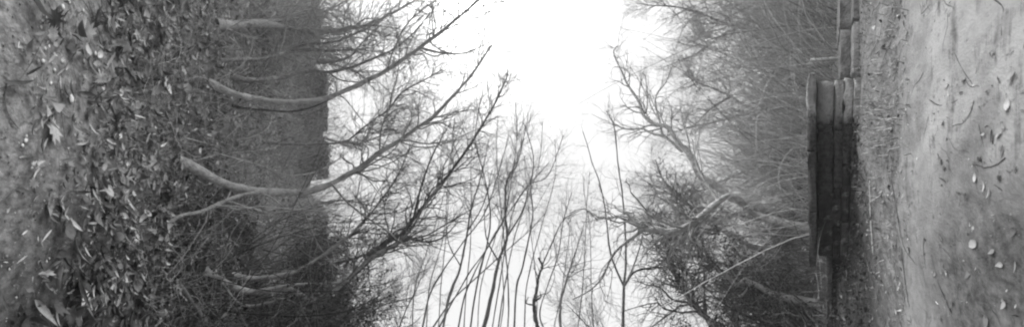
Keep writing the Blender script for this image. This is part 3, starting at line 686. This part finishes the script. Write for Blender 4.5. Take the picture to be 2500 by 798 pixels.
# --- right side trees
W1 = [(1835, 520), (1790, 480), (1755, 492), (1720, 520), (1689, 545), (1639, 566), (1599, 557), (1574, 560), (1549, 542), (1520, 528), (1469, 532), (1424, 510), (1390, 520)]
build_tree('pale_limb_tree', 'tree with a thick white limb reaching left over the path', [(p[0], p[1], r, w) for p, r, w in zip(W1, [3.0, 2.9, 2.8, 2.7, 2.65, 2.6, 2.6, 2.65, 2.7, 2.8, 3.0, 3.2, 3.4], [14, 14, 14, 14, 15, 14, 13, 12, 9, 6, 4, 3, 2])],
    [spread([(1574, 560), (1544, 580), (1499, 619), (1469, 679), (1439, 709), (1400, 730)], 2.65, 3, 8, 3), spread([(1700, 535), (1690, 570), (1680, 600), (1690, 640)], 2.7, 2.6, 6, 3), spread([(1640, 566), (1600, 590), (1560, 640)], 2.6, 2.9, 5, 2), spread([(1755, 492), (1720, 440), (1700, 400), (1690, 340)], 2.8, 3.4, 8, 3)],
    tw=(45, 260, 420), lens=((.4, 1.1), (.25, .6), (.12, .3)), mt='pale_bark', mtw='grey_twig', from_ground=True, tmin=.25, curl=.42, trop=.1, dirn=(-.3, .3, .3))
W5 = [(1800, 490), (1765, 465), (1735, 445), (1705, 425), (1686, 381), (1656, 346), (1631, 311), (1601, 305), (1576, 286), (1556, 240), (1531, 205), (1516, 170), (1498, 130), (1506, 112)]
build_tree('birch', 'white barked birch with faint fine crown against the sky', spread(W5, 4.4, 6.6, 19, 2.5),
    [spread([(1666, 371), (1626, 336), (1591, 326), (1566, 313), (1536, 316), (1501, 303), (1480, 270)], 5.8, 6.8, 8, 2.5), spread([(1626, 336), (1616, 326), (1611, 296), (1601, 260), (1603, 230), (1626, 200), (1641, 160)], 6, 7, 7, 2), spread([(1611, 296), (1590, 260), (1580, 220), (1575, 180)], 6.4, 7, 4, 2),
     spread([(1686, 381), (1680, 340), (1665, 290), (1660, 250)], 5.8, 6.6, 5, 2)], tw=(70, 420, 700), lens=((.6, 1.6), (.3, .8), (.15, .4)), twr=.0011, mt='pale_bark', mtw='grey_twig', from_ground=True, tmin=.4)
W2 = [(1887, 717), (1850, 699), (1820, 684), (1800, 694), (1775, 674), (1745, 654), (1720, 629), (1690, 590), (1660, 540), (1650, 470)]
build_tree('kinked_tree', 'pale kinked trunk rising out of the dark right thicket', spread(W2, 2.75, 3.9, 13, 4), [spread([(1835, 690), (1810, 722), (1780, 715), (1750, 690)], 2.85, 3.0, 8, 3), spread([(1720, 629), (1680, 620), (1640, 640), (1600, 630)], 3.3, 3.6, 6, 2)], tw=(45, 280, 500), lens=((.5, 1.4), (.35, .8), (.15, .4)), mt='light_bark', mtw='stem', from_ground=True, curl=.42, trop=.1)
W3 = [(1838, 604), (1800, 585), (1760, 560), (1730, 545), (1700, 520), (1660, 480), (1620, 440), (1600, 390)]
build_tree('slanting_tree', 'slanting trunk just under the thick white limb', spread(W3, 3.6, 5.2, 11, 3), tw=(45, 280, 600), lens=((.6, 1.5), (.35, .8), (.15, .4)), mt='bark', from_ground=True, curl=.4, trop=.15)
W4 = [(1760, 815), (1728, 779), (1689, 739), (1664, 699), (1640, 650), (1620, 590), (1610, 520)]
build_tree('grey_corner_tree', 'grey trunk at bottom edge left of the dark right thicket', spread(W4, 2.8, 4.4, 17, 5), [spread([(1689, 739), (1690, 690), (1670, 650)], 3.2, 3.6, 6, 2)], tw=(50, 300, 500), lens=((.5, 1.4), (.35, .8), (.15, .4)), mt='bark', mtw='stem', from_ground=True, curl=.42, trop=.1)
W6 = [(2046, 143), (1976, 155), (1925, 163), (1875, 166), (1825, 160), (1770, 132), (1730, 110), (1700, 88), (1690, 60)]
build_tree('pale_bowed_sapling', 'pale bowed sapling leaning over the right bank brambles', spread(W6, 2.5, 5.2, 6, 3), [spread([(1800, 148), (1760, 150), (1720, 165), (1690, 190)], 3.7, 4.6, 4, 1.5), spread([(1770, 132), (1740, 90), (1720, 50)], 4.0, 4.8, 4, 1.5)], tw=(60, 500, 700), lens=((.5, 1.1), (.25, .6), (.12, .3)), mt='pale_bark', mtw='grey_twig', tmin=.45, from_ground=True)
W7 = [(1960, 260), (1890, 265), (1830, 264), (1785, 235), (1740, 215), (1700, 200), (1670, 180)]
build_tree('dark_bowed_sapling', 'darker bowed sapling below the pale one on right bank', spread(W7, 3.0, 5.5, 6, 3), [spread([(1785, 235), (1760, 250), (1730, 270), (1700, 300)], 4.2, 5, 5, 2)], tw=(60, 500, 700), lens=((.5, 1.1), (.25, .6), (.12, .3)), mt='bark', mtw='grey_twig', tmin=.4, from_ground=True)

# stake
def post(name, label, a, b, ra, rb, mt, cat):
    L = np.array([a * (1 - t) + b * t for t in np.linspace(0, 1, 6)]); R = np.linspace(ra, rb, 6)
    v, q = tubes((L - a)[None], wob(R, .05)[None], 7)
    n = len(v); top = list(range(n - 7, n)); v = np.vstack([v, [L[-1] - a]]); t = [(top[k], top[(k + 1) % 7], n) for k in range(7)]
    return tag(obj(name, mesh(name, v, [q, np.array(t)]), M[mt], None, a), label, cat)
a = P(2060, 143, 2.2); b = P(1978, 147, 2.24); a[2] = H(a[0], a[1]) - .05
post('wooden_stake', 'pale split wooden stake standing behind the low kerb', a, b, .020, .018, 'wood', 'stake')

# procedural background trees
def proc_tree(name, label, x, y, h, lean, rad, tw, mt='bark', mtw='grey_twig', cat='tree', group=None, lens=((.9, 2.2), (.4, 1.0), (.2, .5))):
    z = float(H(x, y)) - .05; n = 18; p = np.zeros((n, 3)); p[0] = (x, y, z); d = np.array([0, 0, 1.0])
    for k in range(1, n):
        p[k] = p[k - 1] + d * h / (n - 1); d = d + rng.normal(0, .07, 3) + np.array([lean[0], lean[1], 0]) / n; d /= np.linalg.norm(d)
    R = rad * np.linspace(1, .15, n)
    o = empty(name, p[0]); tag(o, label, cat, group)
    v, q = tubes((p - p[0])[None], wob(R)[None], 8); obj('trunk', mesh('trunk', v, [q], True), M[mt], o)
    cur = (p[None], R[None]); Vs, Qs, off = [], [], 0
    for lv, c_ in enumerate(tw):
        c = sprout(cur[0], cur[1], c_, n=8 if lv == 0 else 6, tmin=.3 if lv == 0 else .15, ln=[l * h / 6 for l in lens[lv]], rr=.55, rmin=.0022, trop=.45, curl=.2)
        v, q = tubes(c[0] - p[0], c[1], 4 if lv == 0 else 3); cur = c
        if lv == 0: ob = obj('limbs', mesh('limbs', v, [q], True), M[mt], o); ob['kind'] = 'stuff'
        else: Vs.append(v); Qs.append(q + off); off += len(v)
    t = obj('twigs', mesh('twigs', np.vstack(Vs), [np.vstack(Qs)], True), M[mtw], o); t['kind'] = 'stuff'
    return o
bt = [(5.2, -3.6, 4.6, (-.5, -.2), .05), (6.0, -1.7, 4.8, (-.6, 0), .06), (5.6, .1, 4.6, (-.5, 0), .05), (6.6, 1.6, 5.2, (-.5, -.2), .06), (5.0, 2.9, 4.6, (-.5, -.1), .06), (6.8, -5.2, 5.4, (-.5, .1), .06), (4.4, 1.3, 3.8, (-.5, -.1), .04)]
for k, (x, y, h, ln_, rd) in enumerate(bt):
    proc_tree('bare_tree', 'bare twiggy background tree on the right bank, %s from the top edge' % ['second', 'third', 'fourth', 'sixth', 'seventh', 'first', 'fifth'][k], x, y, h, ln_, rd, (34, 420, 1300), group='background trees on the right bank')
for k, (x, y, h, ln_, rd) in enumerate([(-6.6, -4.2, 4.0, (.5, -.2), .05), (-6.4, -1.0, 3.2, (.3, .0), .05), (-6.6, 1.6, 4.2, (.5, -.2), .06), (-4.6, 3.0, 4.6, (.4, -.3), .06)]):
    proc_tree('bare_tree', 'bare twiggy tree behind the left bank wall, %s from the top edge' % ['first', 'second', 'third', 'fourth'][k], x, y, h, ln_, rd, (30, 360, 900), mt='dark_bark', mtw='twig', group='background trees behind the bank wall')

for x, y, h, ln_, rd, lab in [(-2.3, 2.5, 3.6, (.3, -.2), .03, 'dense dark twiggy tree beside the crooked trunk'), (-1.6, 3.2, 4.4, (.2, -.3), .03, 'dense dark twiggy tree left of the sapling clump'), (2.2, 3.0, 3.8, (-.2, -.2), .03, 'dense dark twiggy tree right of the forked sapling')]:
    proc_tree('thicket_tree', lab, x, y, h, ln_, rd, (40, 420, 900), mt='dark_bark', mtw='stem', lens=((.9, 2.0), (.4, 1.0), (.2, .5)))

# ------------------------------------------------------------------ thickets
def canes(name, label, n, xr, yr, length, rad, mt, lean=(0, 0), arch=.6, side=2, cat='brambles', seg=8, tone=(.5, 1.3), seglen=(.1, .45)):
    x = rng.uniform(*xr, n); y = rng.uniform(*yr, n); p = np.zeros((n, seg, 3)); p[:, 0] = np.stack([x, y, H(x, y) - .03], -1)
    d = rng.normal(0, .35, (n, 3)); d[:, 2] = 1; d[:, 0] += lean[0]; d[:, 1] += lean[1]; d /= np.linalg.norm(d, axis=1, keepdims=True)
    L = rng.uniform(*length, n); bend = rng.normal(0, 1, (n, 3)); bend[:, 2] = -np.abs(bend[:, 2]) - .2
    for k in range(1, seg):
        p[:, k] = p[:, k - 1] + d * (L / (seg - 1))[:, None]; d = d + bend * arch / seg + rng.normal(0, .07, (n, 3)); d /= np.linalg.norm(d, axis=1, keepdims=True)
    R = rad * rng.uniform(.5, 1.4, n)[:, None] * np.linspace(1, .35, seg)
    v, q = tubes(p, R, 3); tn = np.repeat(rng.uniform(*tone, n), seg * 3); Vs, Qs = [v], [q]
    if side:
        c = sprout(p, R, n * side, n=5, tmin=.2, ln=seglen, rr=.6, rmin=.0014, trop=.05, curl=.25)
        v2, q2 = tubes(c[0], c[1], 3); Vs.append(v2); Qs.append(q2 + len(v)); tn = np.r_[tn, np.repeat(rng.uniform(*tone, n * side), 15)]
    o = obj(name, mesh(name, np.vstack(Vs), [np.vstack(Qs)], True, tn), M[mt])
    return tag(o, label, cat, None, 'stuff')
canes('bramble_thicket', 'mass of pale dry bramble canes covering the right bank', 3700, (2.15, 5.5), (-6, .8), (.7, 2.3), .0042, 'cane', lean=(-.3, -.25), arch=.8, side=3, tone=(.5, 1.35))
canes('scrub_thicket', 'grey haze of young scrub twigs along the top of right bank', 1500, (3.0, 7.5), (-7, 4), (1.4, 3.5), .006, 'cane', lean=(-.3, -.15), arch=.35, side=9, tone=(.3, .8), cat='scrub', seglen=(.2, .8))
canes('dark_bramble_thicket', 'dark bramble stems at the thicket end of right bank', 800, (2.5, 6), (.9, 6.5), (.6, 1.8), .0045, 'cane', lean=(-.1, -.2), arch=1.4, side=4, tone=(.08, .38))  # light fall-off towards the bottom side put into the cane tone
canes('bank_undergrowth', 'thin dry stems and briars standing on the left bank', 1500, (-5.0, -1.6), (-5, 5), (.25, 1.1), .0036, 'cane', lean=(.1, -.1), arch=1.3, side=2, tone=(.15, 1.25), cat='undergrowth')
canes('wall_foot_scrub', 'pale scrub stems standing against the bank wall', 700, (-5.1, -3.6), (-7, 1.5), (.5, 1.7), .005, 'cane', lean=(.05, -.1), arch=.5, side=6, tone=(.2, .9), cat='scrub', seglen=(.15, .6))
canes('wall_top_scrub', 'feathery scrub growing above and behind the bank wall', 520, (-7.0, -5.75), (-7.5, 2.5), (1.0, 2.9), .006, 'cane', lean=(.1, -.1), arch=.5, side=9, tone=(.15, .6), cat='scrub', seglen=(.2, .7))
canes('tangled_briars', 'fine tangled briars at the foot of the left bank', 240, (-1.7, -.95), (-1.5, 1.6), (.15, .5), .0016, 'cane', lean=(.1, .0), arch=2.6, side=1, tone=(.3, 1.2), cat='undergrowth')
canes('thicket_stems', 'dark tangled stems filling the lower left thicket', 700, (-4.5, -1.5), (1.0, 4.5), (.8, 2.6), .006, 'cane', lean=(.1, -.1), arch=.6, side=4, tone=(.04, .26), cat='undergrowth')  # shade gradient of the bottom side put into the near-black stem tone

def grass(name, label, n, xr, yr, hgt, mt='grass', clump=True):
    x = rng.uniform(*xr, n); y = rng.uniform(*yr, n); h = rng.uniform(*hgt, n); k = rng.uniform(0, 1, n) < np.clip(.35 + .9 * np.sin(x * 5.1 + 2.1 * np.sin(y * 2.3)) * np.sin(y * 4.7 + 1.7 * np.sin(x * 3.1)), .06, 1) if clump else np.ones(n, bool); x, y, h = x[k], y[k], h[k]; n = len(x); a = rng.uniform(0, 6.28, n); ln_ = rng.uniform(.3, 1.3, n) * h
    z = H(x, y); w = rng.uniform(.0012, .0028, n); dx, dy = np.cos(a), np.sin(a)
    b = np.stack([x, y, z], -1); t = np.stack([-dy, dx, 0 * dx], -1) * w[:, None]
    m1 = b + np.stack([dx * ln_ * .35, dy * ln_ * .35, h * .65], -1); tp = b + np.stack([dx * ln_, dy * ln_, h * .8], -1)
    V = np.stack([b - t, b + t, m1 + t * .7, m1 - t * .7, tp], 1).reshape(-1, 3); i = np.arange(n)[:, None] * 5
    o = obj(name, mesh(name, V, [i + np.array([0, 1, 2, 3]), i + np.array([3, 2, 4])], False, np.repeat(rng.uniform(.4, 1.2, n), 5)), M[mt])
    return tag(o, label, 'grass', None, 'stuff')
grass('verge_grass', 'short dry grass on the verge below the parapet', 9000, (.72, 2.3), (-3.0, .25), (.012, .10))
grass('thicket_verge_grass', 'few dry grass blades on the dark verge near the thicket', 900, (.9, 2.3), (.25, 3.2), (.012, .06))
grass('bank_grass', 'sparse dry grass among the leaves of left bank', 3000, (-3.2, -.8), (-2.6, 2.8), (.03, .14))

grass('bank_dry_grass', 'pale matted dry grass between brambles on the right bank', 26000, (2.1, 8.0), (-7, 3.5), (.08, .4))
grass('left_bank_dry_grass', 'dry grass wisps high on the left bank below the wall', 22000, (-5.3, -1.7), (-6, 2.0), (.05, .22))

def shrub(label, x, y, h, rad, nst, nleaf, seed_tone=(.4, 1.4)):
    z = float(H(x, y)) - .05; o = empty('evergreen_shrub', (x, y, z)); tag(o, label, 'shrub', 'evergreen shrubs of the dark thicket')
    n = nst; p = np.zeros((n, 8, 3)); p[:, 0, :2] = rng.normal(0, .12, (n, 2)); d = rng.normal(0, .38, (n, 3)) * [1, 1, 0] + [0, 0, 1]; d /= np.linalg.norm(d, axis=1, keepdims=True)
    L = h * rng.uniform(.6, 1.08, n)
    for k in range(1, 8):
        p[:, k] = p[:, k - 1] + d * (L / 7)[:, None]; d = d + rng.normal(0, .12, (n, 3)); d /= np.linalg.norm(d, axis=1, keepdims=True)
    R = rng.uniform(.008, .02, n)[:, None] * np.linspace(1, .3, 8)
    v, q = tubes(p, R, 5); so = obj('stems', mesh('stems', v, [q], True), M['dark_bark'], o); so['kind'] = 'stuff'
    c1 = sprout(p, R, nst * 7, n=6, tmin=.15, ln=(.3, rad), rr=.55, rmin=.002, trop=.2, curl=.2); c2 = sprout(c1[0], c1[1], nst * 30, n=5, tmin=.2, ln=(.15, .4), rr=.7, rmin=.0016, trop=.1, curl=.25)
    v1, q1 = tubes(c1[0], c1[1], 4); v2, q2 = tubes(c2[0], c2[1], 3)
    t = obj('twigs', mesh('twigs', np.vstack([v1, v2]), [np.vstack([q1, q2 + len(v1)])], True), M['twig'], o); t['kind'] = 'stuff'
    if nleaf:
        i = rng.integers(len(c2[0]), size=nleaf); j = rng.integers(1, 5, nleaf); pp = c2[0][i, j] + rng.normal(0, .025, (nleaf, 3))
        V, Fc, T = scatter([leaf_ovate(.5, .4, .25)], pp, rng.uniform(.018, .04, nleaf), rng.uniform(0, 6.28, nleaf), rng.normal(0, .7, nleaf), rng.normal(0, .7, nleaf), np.zeros(nleaf, int))
        k = obj('foliage', mesh('foliage', V, [Fc], False, T), M['evergreen'], o); k['kind'] = 'stuff'
    return o
for a in [('dense dark evergreen shrub at the foot of the crooked trunk', -1.95, 2.0, 1.7, .7, 30, 12000), ('tall dark evergreen shrub behind the bent trunk', -2.7, 2.7, 2.1, .9, 32, 14000),
          ('dark evergreen shrub high on left bank beneath the wall', -3.5, 2.1, 1.6, .8, 28, 12000), ('unseen evergreen shrub added for shade under the leftmost sapling stems', -.9, 1.75, 1.15, .5, 26, 9000),  # the low shrub is added out of frame to shade the ground
          ('unseen evergreen shrub added for shade under the gnarled snag', .2, 1.7, 1.15, .5, 26, 9000), ('unseen evergreen shrub added for shade under the forked sapling', 1.25, 1.9, 1.2, .5, 26, 9000),  # both low shrubs added out of frame to block sky light
          ('dark evergreen shrub behind the grey corner trunk', 2.7, 2.35, 1.9, .8, 30, 12000), ('dark evergreen shrub beyond the kinked pale trunk', 3.7, 2.5, 1.6, .8, 28, 12000)]:
    shrub(*a)

# ------------------------------------------------------------------ things lying on the ground
def ground_line(name, label, pts, w0, w1, mt, cat='twig', n=14, lift=.004, arch=0):
    a = []
    for k, (px, py) in enumerate(pts):
        p, r = ground_hit(px, py); w = (w0 + (w1 - w0) * k / (len(pts) - 1)) / 2 / F * r
        a.append(np.r_[p[0], p[1], H(p[0], p[1]) + w * .7 + lift, w])
    b = smooth_line(a, n); t = np.linspace(0, 1, n); b[:, 2] += arch * 4 * t * (1 - t)
    v, q = tubes((b[:, :3] - b[0, :3])[None], wob(np.maximum(b[:, 3], .0006), .12)[None], 6)
    return tag(obj(name, mesh(name, v, [q], True), M[mt], None, b[0, :3]), label, cat)
ground_line('fallen_twig', 'curved dark twig at the far left edge of the leaf litter', [(8, 200), (8, 255), (18, 290), (42, 315)], 4, 3, 'stem')
ground_line('fallen_log', 'straight dark log lying on the lower left bank', [(384, 632), (424, 684), (464, 739), (500, 790)], 13, 11, 'bark', 'log')
ground_line('fallen_stick', 'grey stick pointing up the leaves in lower left', [(376, 690), (362, 745), (348, 800)], 9, 8, 'bark', 'stick')
ground_line('fallen_branch', 'thin straight branch on the leaves below the dark log', [(300, 720), (280, 760), (262, 795)], 7, 5, 'bark', 'branch')
for lab, pts, w in [
    ('long dark twig bent at the end on middle of path', [(2180, 440), (2195, 530), (2210, 600), (2242, 648)], 3.5), ('dark twig just below the long bent one on the path', [(2203, 605), (2212, 680), (2222, 748)], 3.5),
    ('thin twig slanting across the lower right of the path', [(2280, 620), (2300, 700), (2330, 770), (2345, 800)], 4), ('forked dark twig right of the white leaf on path', [(2305, 600), (2335, 640), (2345, 700), (2362, 778)], 4),
    ('straight twig on the upper middle of the path', [(2336, 128), (2355, 170), (2382, 210)], 3), ('short curled root showing near upper path middle', [(2275, 245), (2300, 258), (2330, 252), (2345, 243)], 4),
    ('long crooked twig at top right of the path', [(2430, 0), (2455, 25), (2452, 60), (2450, 90)], 5), ('thin twig at right edge of the path', [(2395, 305), (2405, 350), (2425, 395)], 4),
    ('thin dark twig in the path verge at the bottom', [(2120, 640), (2135, 700), (2160, 775)], 4), ('faint twig along the path edge at the bottom', [(2092, 690), (2100, 740), (2104, 798)], 4), ('small forked twig on path left of the long one', [(2225, 510), (2240, 570), (2265, 700)], 2.5)]:
    ground_line('fallen_twig', lab, pts, w * .75, w * .45, 'stem')
ground_line('fallen_stick', 'pale stick lying along the foot of the mossy parapet', [(2128, 450), (2129, 520), (2131, 570), (2134, 620)], 6, 3, 'wood', 'stick')
ground_line('fallen_stick', 'white broken stick among leaves of left bank', [(440, 335), (470, 343), (520, 356)], 4, 3, 'wood', 'stick', lift=.02)

# ------------------------------------------------------------------ white volume added for the veiling glare round the sky
hz = bpy.data.materials.new('veil'); hz.use_nodes = True; hn = hz.node_tree.nodes; hn.remove(hn['Principled BSDF'])
pv = hn.new('ShaderNodeVolumePrincipled'); pv.inputs['Color'].default_value = (.97, .97, .97, 1); pv.inputs['Density'].default_value = 0.013; pv.inputs['Anisotropy'].default_value = 0.0
hz.node_tree.links.new(pv.outputs[0], hn['Material Output'].inputs['Volume'])
x0, x1, z0, z1 = -165, 165, -1.6, 15.5
V = [(x, y, z) for z in (z0, z1) for y in (x0, x1) for x in (x0, x1)]
tag(obj('haze', mesh('haze', V, [np.array([(0, 2, 3, 1), (4, 5, 7, 6), (0, 1, 5, 4), (2, 6, 7, 3), (0, 4, 6, 2), (1, 3, 7, 5)])]), hz), 'thin white mist added for the glare round the sky', None, None, 'stuff')
